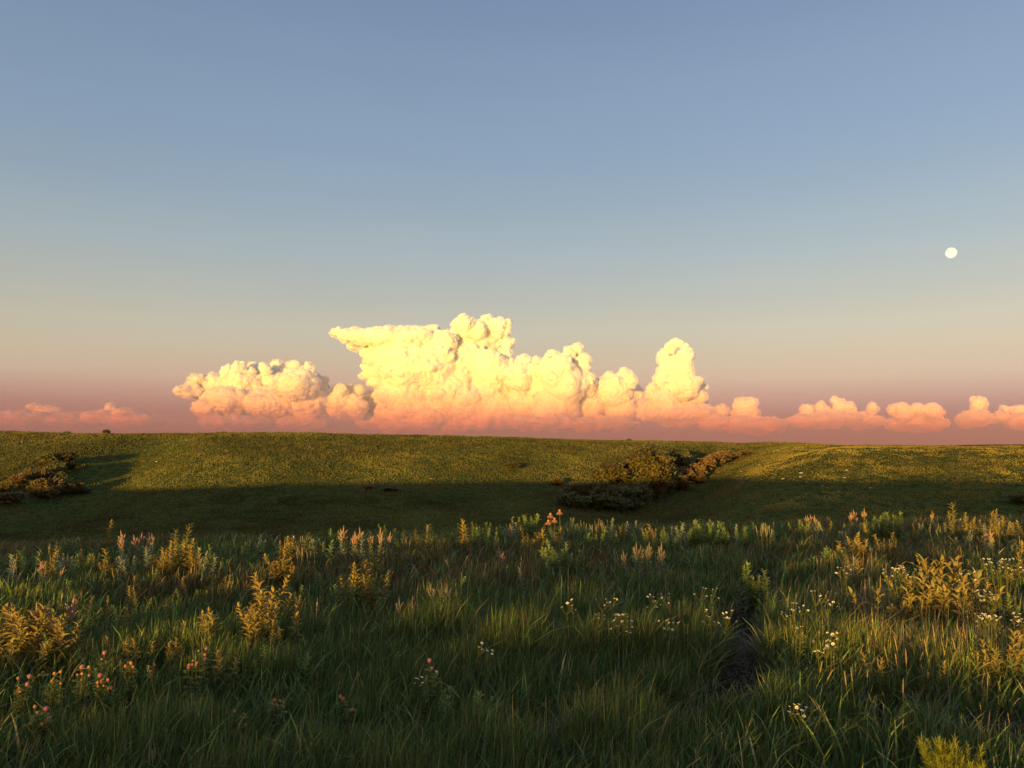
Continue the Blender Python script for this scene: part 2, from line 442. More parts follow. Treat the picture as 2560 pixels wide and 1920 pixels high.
    small = [("low pink cloud bump touching the foot of the narrow tower", [(1560, 888, 14), (1540, 892, 12), (1545, 914, 40, 16)]),
             ("rounded low pink cloud between the narrow tower and the long pink bank", [(1600, 876, 17), (1622, 872, 16), (1648, 884, 16), (1665, 890, 12), (1610, 892, 30, 15), (1635, 918, 60, 18), (1600, 915, 40, 16)]),
             ("long low pink cloud bank with a pointed crest", [(1722, 889, 12), (1745, 884, 13), (1775, 886, 14), (1803, 866, 10), (1812, 874, 14), (1835, 880, 14), (1862, 880, 13), (1885, 884, 14), (1760, 909, 60, 15), (1800, 904, 60, 16), (1855, 910, 50, 14)]),
             ("soft pink cloud pair beyond the pointed bank", [(1930, 888, 13), (1955, 874, 11), (1968, 872, 11), (1950, 892, 20), (1985, 884, 16), (2003, 874, 15), (2012, 888, 20), (1960, 914, 45, 16), (2010, 915, 40, 15)]),
             ("plump pink cloud close to the frame edge under the moon", [(2090, 880, 14), (2112, 872, 16), (2128, 885, 18), (2105, 904, 34, 18), (2080, 914, 30, 13)]),
             ("tiny pink cloud scrap below and beside the plump pink one", [(2156, 882, 12), (2172, 884, 11), (2160, 902, 22, 12)]),
             ("pink cloud cut off by the frame edge", [(2200, 885, 12), (2214, 888, 16), (2205, 910, 30, 16)]),
             ("faint small pink cloud puff above the lone far tree", [(241, 866, 9), (248, 875, 10), (244, 888, 17, 16), (266, 893, 24, 12), (225, 902, 40, 14), (300, 908, 60, 16)]),
             ("faint smeared pink cloud streak low at the frame edge", [(66, 868, 14, 6), (85, 880, 25, 7), (110, 890, 34, 10), (60, 905, 70, 16), (150, 910, 60, 14)])]
    for k, (lb, pf) in enumerate(small):
        cloud(lb, 55000, pf, seed=50 + k, voxel=44, rough=.6)

def build_haze():
    """dusty air low over the horizon, in front of the clouds: a closed wedge, thick at the bottom"""
    back = 46000.0
    lay = [(-.010, 21000), (.018, 20500), (.030, 18500), (.039, 13000), (.046, 9300), (.052, 7200), (.060, 5600), (.072, 3800), (.086, 2200), (.104, 1000), (.125, 300), (.14, 50)]
    X0, X1 = -42000, 42000
    vs, fs = [], []
    prof = [(back - d, (back - d) * e) for e, d in lay] + [(back, back * .14), (back, -460)]
    n = len(prof)
    for X, k in ((X0, 1.15), (X1, .45)):
        vs += [(X, back - (back - y) * k, z * (back - (back - y) * k) / y) for y, z in prof]
    for i in range(n):
        j = (i + 1) % n
        fs.append((i, j, n + j, n + i))
    fs.append(tuple(range(n - 1, -1, -1))); fs.append(tuple(range(n, 2 * n)))
    me = bpy.data.meshes.new("horizon_haze"); me.from_pydata(vs, [], fs)
    import bmesh
    b = bmesh.new(); b.from_mesh(me); bmesh.ops.recalc_face_normals(b, faces=b.faces); b.to_mesh(me); b.free()
    m, t = mat_new("dusty_pink_air")
    s = t.add("ShaderNodeVolumeScatter"); s.inputs["Color"].default_value = (.50, .62, 1.0, 1); s.inputs["Density"].default_value = 0.80 / 9000.0; s.inputs["Anisotropy"].default_value = -0.15
    a = t.add("ShaderNodeVolumeAbsorption"); a.inputs["Color"].default_value = (.78, .44, .53, 1); a.inputs["Density"].default_value = 1.5 / 9000.0
    ad = t.add("ShaderNodeAddShader"); t.link(s.outputs[0], ad.inputs[0]); t.link(a.outputs[0], ad.inputs[1])
    o = t.add("ShaderNodeOutputMaterial"); t.link(ad.outputs[0], o.inputs["Volume"])
    me.materials.append(m)
    tag(link(bpy.data.objects.new("horizon_haze", me)), kind="stuff")

def build_moon():
    import bmesh
    D = 120000.0
    d = ray(2378, 632).normalized()
    b = bmesh.new(); bmesh.ops.create_uvsphere(b, u_segments=48, v_segments=32, radius=D * 11.4 / FPX)
    me = bpy.data.meshes.new("moon"); b.to_mesh(me); b.free()
    me.polygons.foreach_set("use_smooth", [True] * len(me.polygons))
    m, t = mat_new("pale_moon")
    geo = t.add("ShaderNodeTexCoord")
    n1 = t.add("ShaderNodeTexNoise", i_Scale=0.0011, i_Detail=3.0); t.link(geo.outputs["Object"], n1.inputs["Vector"])
    c = t.ramp(n1.outputs[0], [(.40, (.86, .77, .55, 1)), (.60, (.92, .90, .72, 1))])
    e = t.add("ShaderNodeEmission", i_Strength=0.8); t.link(c, e.inputs[0])  # emission stands in for sunlight reflected by the moon
    o = t.add("ShaderNodeOutputMaterial"); t.link(e.outputs[0], o.inputs[0])
    me.materials.append(m)
    ob = bpy.data.objects.new("moon", me); ob.location = d * D
    tag(link(ob), "pale full moon alone in the clear blue grey sky", "moon")

build_haze()
build_clouds()
build_moon()

# ------------------------------------------------------------------ grass (nobody could count it)
TRAIL = [(1915, 1440), (1890, 1500), (1862, 1570), (1850, 1650), (1865, 1720), (1800, 1775), (1680, 1800), (1540, 1800), (1420, 1830), (1300, 1900)]
TRAIL_W = [at(px, py) for px, py in TRAIL]
DRY = [(at(2200, 1560), .8), (at(2330, 1660), .7), (at(2150, 1480), .6)]
BARE = [(at(2500, 1870), .22), (at(2250, 1790), .08), (at(1420, 1825), .1)]

def trail_mask(x, y):
    d = np.full(x.shape, 99.0)
    for a, b in zip(TRAIL_W[:-1], TRAIL_W[1:]):
        ab = np.array([b.x - a.x, b.y - a.y]); L2 = ab @ ab
        t = np.clip(((x - a.x) * ab[0] + (y - a.y) * ab[1]) / L2, 0, 1)
        d = np.minimum(d, np.hypot(x - a.x - t * ab[0], y - a.y - t * ab[1]))
    for c, r in BARE:
        d = np.minimum(d, np.maximum(np.hypot(x - c.x, y - c.y) - r, 0) + .1)
    return 1 - smooth(.0, .26, d + .25 * (fbm(x * 2.2, y * 2.2, 77) - .5))

def blades(x, y, z, h, wd, heading, lean, phi, cols):
    n = len(x)
    T = np.array([0, .36, .72, 1.0])
    Wt = np.array([.75, 1.0, .62])
    dx, dy = np.cos(heading), np.sin(heading)
    V = np.empty((n, 7, 3), np.float32)
    for k, t in enumerate(T):
        zz = z + h * (t - .38 * np.minimum(lean, 1.3) * t ** 2)
        xx = x + dx * h * lean * t ** 2 * .8
        yy = y + dy * h * lean * t ** 2 * .8
        if k < 3:
            ox, oy = np.cos(phi) * wd * Wt[k] * .5, np.sin(phi) * wd * Wt[k] * .5
            V[:, 2 * k] = np.stack([xx - ox, yy - oy, zz], -1)
            V[:, 2 * k + 1] = np.stack([xx + ox, yy + oy, zz], -1)
        else:
            V[:, 6] = np.stack([xx, yy, zz], -1)
    i = np.arange(n) * 7
    q = np.concatenate([np.stack([i, i + 1, i + 3, i + 2], -1), np.stack([i + 2, i + 3, i + 5, i + 4], -1)])
    t = np.stack([i + 4, i + 5, i + 6], -1)
    C = np.ones((n, 7, 4), np.float32); C[:, :, :3] = cols[:, None, :]
    return V.reshape(-1, 3), q, t, C.reshape(-1, 4)

PAL = np.array([(.085, .135, .036), (.105, .155, .040), (.070, .120, .046), (.13, .150, .040), (.13, .125, .046), (.26, .20, .10), (.17, .105, .052)])

def build_meadow_grass():
    rg = np.random.default_rng(12)
    N = 470000
    ang = rg.uniform(-.66, .66, N)
    D = np.where(rg.uniform(0, 1, N) < .68, 2.2 + 25.0 * rg.uniform(0, 1, N) ** 1.15, rg.uniform(2.2, 7, N))
    x, y = D * np.sin(ang), D * np.cos(ang)
    yc = np.clip(15.5 + 0.28 * x, 12, 24)
    cl = fbm(x * 1.6, y * 1.6, 3)
    tr = trail_mask(x, y)
    keep = (y < yc + 5) & (rg.uniform(0, 1, N) < (0.35 + 1.1 * smooth(.3, .62, cl)) * (1 - .15 * tr))
    x, y, D, cl, tr = x[keep], y[keep], D[keep], cl[keep], tr[keep]
    n = len(x)
    big = fbm(x / 3.2, y / 3.2, 8)
    h = (.14 + .15 * big + .13 * smooth(.4, .7, cl)) * rg.uniform(.5, 1.35, n)
    long_zone = np.exp(-((x - .2) / 1.8) ** 2 - ((y - 6.6) / 2.0) ** 2)
    h *= .85 + .45 * long_zone - .12 * smooth(9, 14, D)
    dryz = np.zeros(n)
    for c, r0 in DRY: dryz = np.maximum(dryz, np.exp(-((x - c.x) ** 2 + (y - c.y) ** 2) / r0 ** 2))
    sc_ = x * CA - y * SA
    open_lane = np.maximum(smooth(-1.0, -.2, sc_) * (1 - smooth(2.6, 3.4, sc_)), smooth(-9.6, -8.8, sc_) * (1 - smooth(-4.2, -3.4, sc_))) * (1 - smooth(3.6, 5.2, y))  # grass shortened toward the sun so low light reaches the lit patches
    h *= (1 - .42 * open_lane) * (1 + .8 * dryz)
    h *= 1 - .72 * tr
    wd = .0049 * rg.uniform(.6, 1.6, n) * np.sqrt(D / 4.0) * (1 + .5 * (D > 9))
    heading = rg.normal(.2, 1.5, n)
    lean = np.abs(rg.normal(.20, .26, n)) + 1.1 * tr
    # scattered long broad blades that arch over
    lb = (rg.uniform(0, 1, n) < .05) & (tr < .3)
    h = np.where(lb, np.maximum(h * 1.25, .34), h); wd = np.where(lb, wd * 1.9, wd); lean = np.where(lb, lean + .35, lean)
    red = smooth(.5, .68, fbm(x / 2.6 + 9, y / 2.6, 55)) * smooth(5.5, 8, D)
    r = rg.uniform(0, 1, n)
    idx = np.searchsorted(np.array([.30, .52, .73, .84, .92, .965]), r)
    idx = np.where(rg.uniform(0, 1, n) < .45 * red, 6, idx)
    idx = np.where(rg.uniform(0, 1, n) < .75 * tr, np.where(rg.uniform(0, 1, n) < .5, 6, 5), idx)
    idx = np.where(rg.uniform(0, 1, n) < .7 * dryz, np.where(rg.uniform(0, 1, n) < .5, 6, 5), idx)
    pale = rg.uniform(0, 1, n) < .13 + .45 * dryz
    cols = np.array([1.36, 1.28, 1.12]) * PAL[idx] * rg.uniform(.6, 1.4, (n, 1)) * np.where(pale, 2.1, .92)[:, None]
    cols = np.where((tr > .5)[:, None], cols * .48, cols)
    V, q, t, C = blades(x, y, H(x, y) - .01, h, wd, heading, lean, rg.uniform(0, 6.28, n), cols)
    g = np_mesh("meadow_grass", V, q, t, mat_leaf("grass_blade", (1, 1, 1), trans=.35, rough=.42, spec=.4, vary=.2, nscale=3.0), C)
    tag(g, kind="stuff")

def build_hill_grass():
    rg = np.random.default_rng(5)
    N = 560000
    y = 76 + 150 * rg.uniform(0, 1, N) ** 1.25
    x = rg.uniform(-.72, .72, N) * y
    cl = fbm(x / 2.2, y / 2.2, 21); cl2 = fbm(x / 11., y / 11., 22, 2)
    keep = rg.uniform(0, 1, N) < .55 + .5 * smooth(.42, .62, cl)
    x, y, cl, cl2 = x[keep], y[keep], cl[keep], cl2[keep]
    n = len(x)
    h = (.20 + .30 * smooth(.45, .75, cl) * rg.uniform(.2, 1.1, n)) * rg.uniform(.6, 1.2, n)
    wd = rg.uniform(.07, .20, n) * (.7 + y / 300)
    c = np.array([(.118, .122, .028), (.132, .122, .030), (.100, .116, .027), (.142, .114, .031)])[rg.integers(0, 4, n)]
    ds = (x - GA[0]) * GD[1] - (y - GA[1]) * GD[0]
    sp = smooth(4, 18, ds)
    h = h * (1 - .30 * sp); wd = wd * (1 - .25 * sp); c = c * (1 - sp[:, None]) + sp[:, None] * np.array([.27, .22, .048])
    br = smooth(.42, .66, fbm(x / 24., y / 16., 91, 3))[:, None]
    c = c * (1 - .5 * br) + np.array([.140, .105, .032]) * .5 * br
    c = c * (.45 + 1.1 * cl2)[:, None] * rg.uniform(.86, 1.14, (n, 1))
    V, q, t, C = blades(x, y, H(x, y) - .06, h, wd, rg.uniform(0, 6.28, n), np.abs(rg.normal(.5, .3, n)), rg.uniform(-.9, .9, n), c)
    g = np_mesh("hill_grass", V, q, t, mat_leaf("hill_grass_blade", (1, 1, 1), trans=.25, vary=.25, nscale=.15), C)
    tag(g, kind="stuff")

build_meadow_grass()
build_hill_grass()

# ------------------------------------------------------------------ shrubs and trees in the gullies
M_BARK = mat_leaf("bark", (.06, .045, .035), trans=0, rough=.9)
M_TREE = mat_leaf("tree_leaf", (.13, .105, .034), trans=.25, nscale=.7)
M_DARK = mat_leaf("dark_leaf", (.15, .145, .055), trans=.2, nscale=.7)
M_RUST = mat_leaf("rusty_leaf", (.24, .15, .062), trans=.2, nscale=.7)
M_OLIVE = mat_leaf("olive_leaf", (.21, .15, .05), trans=.25, nscale=.7)

def crown_mb(rn, clumps, leaves, size, shell=.6, flat=1.0):
    """leaf faces in uneven clumps through a unit crown: x, y in -.5..5, z in 0..1"""
    mb = MB()
    for k in range(clumps):
        while True:
            p = Vector((rn.uniform(-1, 1), rn.uniform(-1, 1), rn.uniform(-1, 1)))
            if shell * rn.random() < p.length < 1: break
        wob = .82 + .3 * mnoise.noise(p * 2.1 + Vector((k * .01, 3, 1)))
        c = Vector((p.x * .44 * wob, p.y * .44 * wob, .52 + p.z * .43 * wob))
        cr = rn.uniform(.06, .12)
        tone = rn.uniform(.7, 1.3)
        for j in range(leaves):
            q = Vector((rn.gauss(0, 1), rn.gauss(0, 1), rn.gauss(0, .8) * flat)) * cr * .55
            d = Vector((rn.uniform(-1, 1), rn.uniform(-1, 1), rn.uniform(-.5, 1))).normalized()
            s = d.cross(Vector((rn.uniform(-1, 1), rn.uniform(-1, 1), rn.uniform(-1, 1)))).normalized()
            L = size * rn.uniform(.6, 1.4); W = L * .45
            b = c + q
            t = tone * rn.uniform(.75, 1.25)
            mb.add([b, b + d * L * .5 + s * W, b + d * L, b + d * L * .5 - s * W], [(0, 1, 2, 3)], (t, t, t * rn.uniform(.8, 1.1)))
    return mb

def trunk_mb(rn, top=.62, r=.022, n=7):
    mb = MB()
    for k in range(n):
        a = rn.uniform(0, 6.28); o = rn.uniform(0, .035)
        e = Vector((math.cos(a) * rn.uniform(.1, .38), math.sin(a) * rn.uniform(.1, .38), rn.uniform(top * .7, top * 1.25)))
        p0 = Vector((math.cos(a) * o, math.sin(a) * o, -.04)); p1 = p0.lerp(e, .4) + Vector((0, 0, .08))
        mb.tube([p0, p1, e], [r * rn.uniform(.7, 1), r * .65, r * .25], 5)
    return mb

_protos = {}
def shrub(name, label, cat, px, py, wpx, hpx, mat, group=None, kind="shrub", seed=0, y=None):
    key = (kind, mat.name, seed % 4)
    rn = random.Random(hash(kind) % 1 + seed % 4 * 7 + len(mat.name))
    if key not in _protos:
        if kind == "tree": cm, tm = crown_mb(rn, 150, 60, .045, .45), trunk_mb(rn, .6, .022, 9)
        else: cm, tm = crown_mb(rn, 60, 56, .065, .3), trunk_mb(rn, .5, .018, 6)
        c = cm.build("crown", mat); t = tm.build("trunk" if kind == "tree" else "stem", M_BARK)
        _protos[key] = (c.data, t.data)
        COL.objects.unlink(c); COL.objects.unlink(t)
    p = at(px, py, ymin=60) if y is None else Vector(((px - CX) / FPX * y, y, Hs((px - CX) / FPX * y, y)))
    D = p.y
    root = link(bpy.data.objects.new(name, None)); root.location = p - Vector((0, 0, .1))
    root.rotation_euler = (0, 0, seed * 1.7)
    wm, hm = wpx / FPX * D, hpx / FPX * D
    root.scale = (wm, wm, hm)
    tag(root, label, cat, group)
    for me, nm in zip(_protos[key], ("crown", "trunk" if kind == "tree" else "stem")):
        link(bpy.data.objects.new(nm, me), root)
    return root

shrub("gully_tree", "tallest rounded olive brown tree in the wooded gully", "tree", 1622, 1238, 150, 128, M_TREE, kind="tree", seed=1)
shrub("gully_tree", "shorter wide tree beside the tallest one in the wooded gully", "tree", 1528, 1228, 120, 78, M_TREE, kind="tree", seed=2)
shrub("gully_tree", "dark green tree top half hidden behind the tallest gully tree", "tree", 1692, 1180, 90, 62, M_DARK, kind="tree", seed=3)
shrub("gully_tree", "deep shaded tree at the side of the tallest gully tree, under the rusty thicket", "tree", 1672, 1222, 70, 62, M_DARK, kind="tree", seed=0)
# rusty thicket climbing the edge of the spur
rust = [(1660, 1232, 56, 40), (1690, 1222, 56, 42), (1712, 1208, 54, 44), (1738, 1196, 54, 44), (1762, 1182, 54, 42), (1786, 1168, 50, 38), (1808, 1156, 46, 32), (1708, 1224, 46, 28), (1742, 1206, 46, 26), (1836, 1148, 46, 20), (1868, 1139, 52, 14)]
for k, (px, py, wp, hp) in enumerate(rust):
    shrub("rusty_shrub", "rust coloured shrub in the sunlit thicket climbing the hill edge", "shrub", px, py, wp * 1.25, hp, M_RUST, "rusty thicket along the hill edge", seed=k)
olive = [(1545, 1240, 52, 36), (1578, 1244, 50, 36), (1500, 1230, 42, 30), (1606, 1248, 56, 38), (1640, 1246, 52, 36)]
for k, (px, py, wp, hp) in enumerate(olive):
    shrub("golden_shrub", "golden lit shrub at the foot of the gully trees", "shrub", px, py, wp * 1.2, hp, M_OLIVE, "golden shrubs at the foot of the gully trees", seed=k)
dark = [(1440, 1250, 60, 30), (1480, 1258, 70, 36), (1520, 1266, 80, 40), (1560, 1268, 76, 40), (1600, 1266, 60, 38), (1410, 1264, 46, 18), (1440, 1270, 70, 24), (1500, 1274, 76, 28), (1545, 1280, 70, 26), (1585, 1278, 50, 24), (1600, 1246, 60, 40)]
for k, (px, py, wp, hp) in enumerate(dark):
    shrub("shaded_shrub", "dark shrub in the shaded thicket on the gully floor", "shrub", px, py, wp * 1.2, hp * 1.7, M_DARK, "shaded thicket on the gully floor", seed=k)
shrub("low_shrub", "small sunlit shrub standing alone before the gully trees on the grassy slope", "shrub", 1392, 1214, 46, 22, M_OLIVE, seed=1)
shrub("low_shrub", "small reddish shrub low on the far slope at the shade's edge", "shrub", 925, 1224, 34, 15, M_RUST, seed=2)
shrub("low_shrub", "dark low shrub beside the small reddish one on the far slope", "shrub", 975, 1228, 56, 14, M_DARK, seed=3)
shrub("low_shrub", "flat dark shrub halfway up the sunlit far slope", "shrub", 1282, 1172, 60, 18, M_TREE, seed=0)
for k, (px, py, wp, hp) in enumerate([(125, 1164, 50, 26), (160, 1162, 50, 26), (140, 1190, 44, 30), (172, 1178, 34, 22), (150, 1210, 36, 26)]):
    shrub("shaded_shrub", "dark brown shrub at the head of the small side gully", "shrub", px, py, wp * 1.3, hp * 1.4, M_TREE if k % 2 else M_DARK, "dark shrubs at the head of the side gully", seed=k)
for k, (px, py, wp, hp) in enumerate([(45, 1218, 44, 28), (75, 1208, 44, 30), (105, 1206, 44, 34), (95, 1240, 50, 36), (130, 1240, 50, 40), (165, 1238, 46, 36), (190, 1236, 40, 30), (15, 1262, 50, 26), (40, 1256, 44, 24), (115, 1250, 50, 30), (8, 1232, 40, 24)]):
    shrub("rusty_shrub", "golden brown shrub in the sunlit thicket of the small side gully", "shrub", px, py, wp * 1.3, hp * 1.3, M_OLIVE if k % 4 else M_RUST, "sunlit thicket of the side gully", seed=k + 1)
shrub("shaded_shrub", "rounded dark green shrub closing the side gully thicket", "shrub", 210, 1234, 40, 22, M_DARK, seed=2)
shrub("shaded_shrub", "dark shrub at the frame edge on the shaded slope under the moon", "shrub", 2548, 1262, 60, 30, M_DARK, seed=1)
shrub("lone_tree", "tiny lone round tree on the far skyline", "tree", 267, 1083, 22, 16, M_TREE, kind="tree", seed=2, y=192)
shrub("far_shrub", "tiny wide shrub on the skyline beside the lone tree", "shrub", 168, 1083, 22, 9, M_DARK, seed=1, y=192)
shrub("far_shrub", "tiniest dark shrub dot on the skyline farther from the lone tree", "shrub", 140, 1083, 18, 8, M_DARK, seed=3, y=192)
shrub("far_shrub", "small dark bump of a shrub on the skyline above the gully trees", "shrub", 1572, 1107, 18, 8, M_DARK, seed=0, y=196)
for k in range(7):
    shrub("far_hedge_shrub", "dark shrub in the low far hedge along the skyline corner", "shrub", 4 + k * 18, 1084, 36, 12 - k * .8, M_DARK, "low far hedge along the skyline", seed=k, y=194)

# pale limestone on the far slopes
def rocks():
    import bmesh
    m, t = mat_new("pale_limestone")
    geo = t.add("ShaderNodeNewGeometry")
    n1 = t.add("ShaderNodeTexNoise", i_Scale=5.0, i_Detail=5.0); t.link(geo.outputs["Position"], n1.inputs["Vector"])
    c = t.ramp(n1.outputs[0], [(.3, (.30, .27, .22, 1)), (.7, (.62, .58, .50, 1))])
    p = t.add("ShaderNodeBsdfPrincipled", i_Roughness=.9); t.link(c, p.inputs["Base Color"])
    o = t.add("ShaderNodeOutputMaterial"); t.link(p.outputs[0], o.inputs[0])
    spots = [(2003, 1185, 9, "long pale limestone slab lying at the shade's edge on the spur"), (2001, 1194, 6, "pale limestone block just under the long slab"),
             (2117, 1178, 8, "pale limestone slab in the sun above the shade line"), (2112, 1196, 6, "pale limestone lump in shade beneath the sunlit slab"),
             (2056, 1216, 5, "small pale limestone deep in the spur's shade"), (2096, 1232, 7, "lowest tilted pale limestone on the shaded spur"),
             (1853, 1180, 5, "pale limestone on the sunlit grass close to the rusty thicket"), (1958, 1199, 7, "dull limestone half sunk in shaded grass near the long slab"),
             (2176, 1222, 8, "brownish limestone lump on the shaded spur"), (392, 1156, 6, "lone pale limestone high on the far grassy slope"),
             (1078, 1198, 5, "pale limestone at the middle of the far slope"), (1857, 1207, 4, "tiny limestone in shade beneath the one near the thicket"),
             (1897, 1163, 4, "tiny limestone high on the sunlit spur"), (2015, 1207, 4, "tiny shaded limestone between the block and the small stone")]
    for k, (px, py, wp, lb) in enumerate(spots):
        rn = random.Random(k)
        b = bmesh.new(); bmesh.ops.create_icosphere(b, subdivisions=2, radius=1)
        for v in b.verts:
            v.co *= 1 + .35 * mnoise.noise(v.co * 1.3 + Vector((k * 5, 0, 0)))
            v.co.z = max(v.co.z, -.6) * .5
        me = bpy.data.meshes.new("limestone_rock"); b.to_mesh(me); b.free(); me.materials.append(m)
        p = at(px, py, ymin=60)
        o = link(bpy.data.objects.new("limestone_rock", me)); r = wp / FPX * p.y * .5
        o.location = p + Vector((0, 0, r * .2 + .05)); o.scale = (r * 1.2, r * .8, r * .8); o.rotation_euler = (0, 0, rn.uniform(-.5, .5))
        tag(o, lb, "rock", "pale limestone on the slopes")
rocks()

# ------------------------------------------------------------------ wild plants of the meadow
M_STEM = mat_leaf("plant_stem", (.10, .105, .035), trans=.1)
M_LEAF = mat_leaf("pale_leaf", (.43, .29, .08), trans=.3, nscale=7)
M_SILVER = mat_leaf("silvery_leaf", (.42, .39, .26), trans=.25, nscale=7)
M_GREEN = mat_leaf("green_leaf", (.27, .32, .10), trans=.35, nscale=7)
M_PINK = mat_leaf("pink_plume", (.52, .31, .25), trans=.25, nscale=9)
M_SPIKE = mat_leaf("dry_seed_spike", (.44, .33, .19), trans=.2, nscale=9)
M_GREY = mat_leaf("grey_plume", (.26, .215, .185), trans=.25, nscale=9)
M_WHITE = mat_leaf("white_ray_floret", (.85, .83, .80), trans=.2, vary=.06)
M_DISC = mat_leaf("yellow_disc", (.55, .36, .05), trans=0)
M_ROSE = mat_leaf("rose_petal", (.52, .22, .26), trans=.3)
M_HIP = mat_leaf("orange_seed_head", (.48, .20, .09), trans=.1, nscale=30)
M_FEATHER = mat_leaf("feathery_leaf", (.34, .30, .03), trans=.4, nscale=7)

_pool = {}
def pooled(key, fn):
    """mesh data built once and shared by copies"""
    if key not in _pool:
        out = fn()
        for o in out: COL.objects.unlink(o)
        _pool[key] = [(o.name.split(".")[0], o.data) for o in out]
    return _pool[key]

def child(nm, me, parent, loc=(0, 0, 0), rot=(0, 0, 0), sc=1.0):
    o = link(bpy.data.objects.new(nm, me), parent)
    o.location, o.rotation_euler = loc, rot
    o.scale = (sc, sc, sc) if isinstance(sc, (int, float)) else sc
    return o

def stem_pair(style, v, mat):
    """one unit-high stem and the leaves on it"""
    def make():
        rn = random.Random(v * 13 + len(style))
        s, f = MB(), MB()
        bx, by = rn.uniform(-.07, .07), rn.uniform(-.07, .07)
        P = lambda t: Vector((bx * t * t, by * t * t, t))
        s.tube([P(0), P(.35), P(.7), P(.97)], [.011, .009, .007, .004], 5)
        nl, L0, W, t0 = {"leafy": (36, .205, .42, .08), "broad": (20, .23, .38, .10), "narrow": (46, .18, .22, .10), "silver": (46, .15, .36, .10), "feather": (110, .15, .10, .12)}[style]
        for k in range(nl):
            t = t0 + (1 - t0) * (k / (nl - 1)) ** .8
            a = k * 2.399 + rn.uniform(-.3, .3)
            el = R(22 + 50 * t * t + rn.uniform(-14, 14))
            L = L0 * (1.12 - .55 * t) * rn.uniform(.75, 1.2)
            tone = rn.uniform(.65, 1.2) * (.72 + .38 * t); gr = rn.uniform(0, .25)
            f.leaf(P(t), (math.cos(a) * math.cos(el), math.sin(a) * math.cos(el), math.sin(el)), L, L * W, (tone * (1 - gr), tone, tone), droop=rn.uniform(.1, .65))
        return s.build("stem", M_STEM), f.build("foliage", mat)
    return pooled((style, v, mat.name), make)

def leafy_plant(label, px, pt, h, n, wpx, style="leafy", mat=None, name="leafy_plant", group=None, cat="wild plant", seed=None, wild=.30):
    mat = mat or M_LEAF
    p = at(px, pt, lift=h * .97)
    rn = random.Random(int(px * 7 + pt) if seed is None else seed)
    root = link(bpy.data.objects.new(name, None)); root.location = p - Vector((0, 0, .02))
    tag(root, label, cat, group)
    rad = wpx / FPX * p.y / 2
    if n > 5: n = int(n * 1.7)
    for k in range(n):
        ox = (2 * (k + .5) / n - 1) * rad * rn.uniform(.85, 1.0) if n > 1 else 0
        oy = rn.uniform(-.5, .5) * min(rad, .3) * (n > 1)
        hh = h * rn.uniform(.62, 1.0) * (1 - .22 * abs(ox / rad) if n > 2 else 1)
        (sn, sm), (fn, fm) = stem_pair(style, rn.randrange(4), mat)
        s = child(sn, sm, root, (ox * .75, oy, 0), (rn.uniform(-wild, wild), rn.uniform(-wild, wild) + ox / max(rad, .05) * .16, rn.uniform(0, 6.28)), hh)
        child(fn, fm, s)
    return root

def plume_plant(label, px, pt, h, n, wpx, group=None, mat=None, name="plumed_plant"):
    """stems with small leaves, each ending in a tapering plume"""
    p = at(px, pt, lift=h * .97)
    rn = random.Random(int(px * 3 + pt))
    root = link(bpy.data.objects.new(name, None)); root.location = p - Vector((0, 0, .02))
    tag(root, label, "wild plant", group)
    rad = wpx / FPX * p.y / 2
    pm = mat or M_PINK
    def make():
        m = MB(); r2 = random.Random(5)
        for j in range(7):
            a = j * 2.4; r0 = .0 if j == 0 else .035; tilt = .0 if j == 0 else r2.uniform(.25, .6)
            base = Vector((math.cos(a) * r0, math.sin(a) * r0, 0 if j == 0 else r2.uniform(-.16, -.02)))
            d = Vector((math.cos(a) * tilt, math.sin(a) * tilt, 1)).normalized()
            ln = .30 if j == 0 else r2.uniform(.14, .24)
            pts = [base, base + d * ln * .3, base + d * ln * .7, base + d * ln]
            m.tube(pts, [.008, .020, .015, .003], 6)
            for k in range(26):
                t = r2.uniform(.05, 1); b = base + d * ln * t; a2 = r2.uniform(0, 6.28)
                m.leaf(b, (math.cos(a2), math.sin(a2), .8), .045 * (1.2 - .6 * t), .016, (r2.uniform(.75, 1.25),) * 3)
        return (m.build("plume", pm),)
    (nm, me), = pooled(("plume", pm.name), make)
    for k in range(n):
        ox = (2 * (k + .5) / n - 1) * rad if n > 1 else 0
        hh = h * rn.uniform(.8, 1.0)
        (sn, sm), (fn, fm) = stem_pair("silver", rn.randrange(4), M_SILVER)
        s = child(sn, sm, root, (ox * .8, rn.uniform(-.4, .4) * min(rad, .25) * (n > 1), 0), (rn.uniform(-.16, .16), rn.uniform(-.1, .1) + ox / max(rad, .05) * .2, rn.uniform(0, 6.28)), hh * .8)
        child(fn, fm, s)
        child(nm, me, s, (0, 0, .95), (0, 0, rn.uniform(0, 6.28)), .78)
    return root

def daisy_mesh():
    r, c = MB(), MB()
    n = 14
    for k in range(n):
        a = 2 * math.pi * k / n
        r.leaf((math.cos(a) * .25, math.sin(a) * .25, .02), (math.cos(a), math.sin(a), .5), .75, .36, (1, 1, 1), droop=.15, fold=.05)
    pts = [(0, 0, -.1), (0, 0, .05), (0, 0, .16), (0, 0, .2)]
    c.tube(pts, [.15, .42, .34, .06], 8)
    return r.build("ray_floret", M_WHITE), c.build("flower_disc", M_DISC)

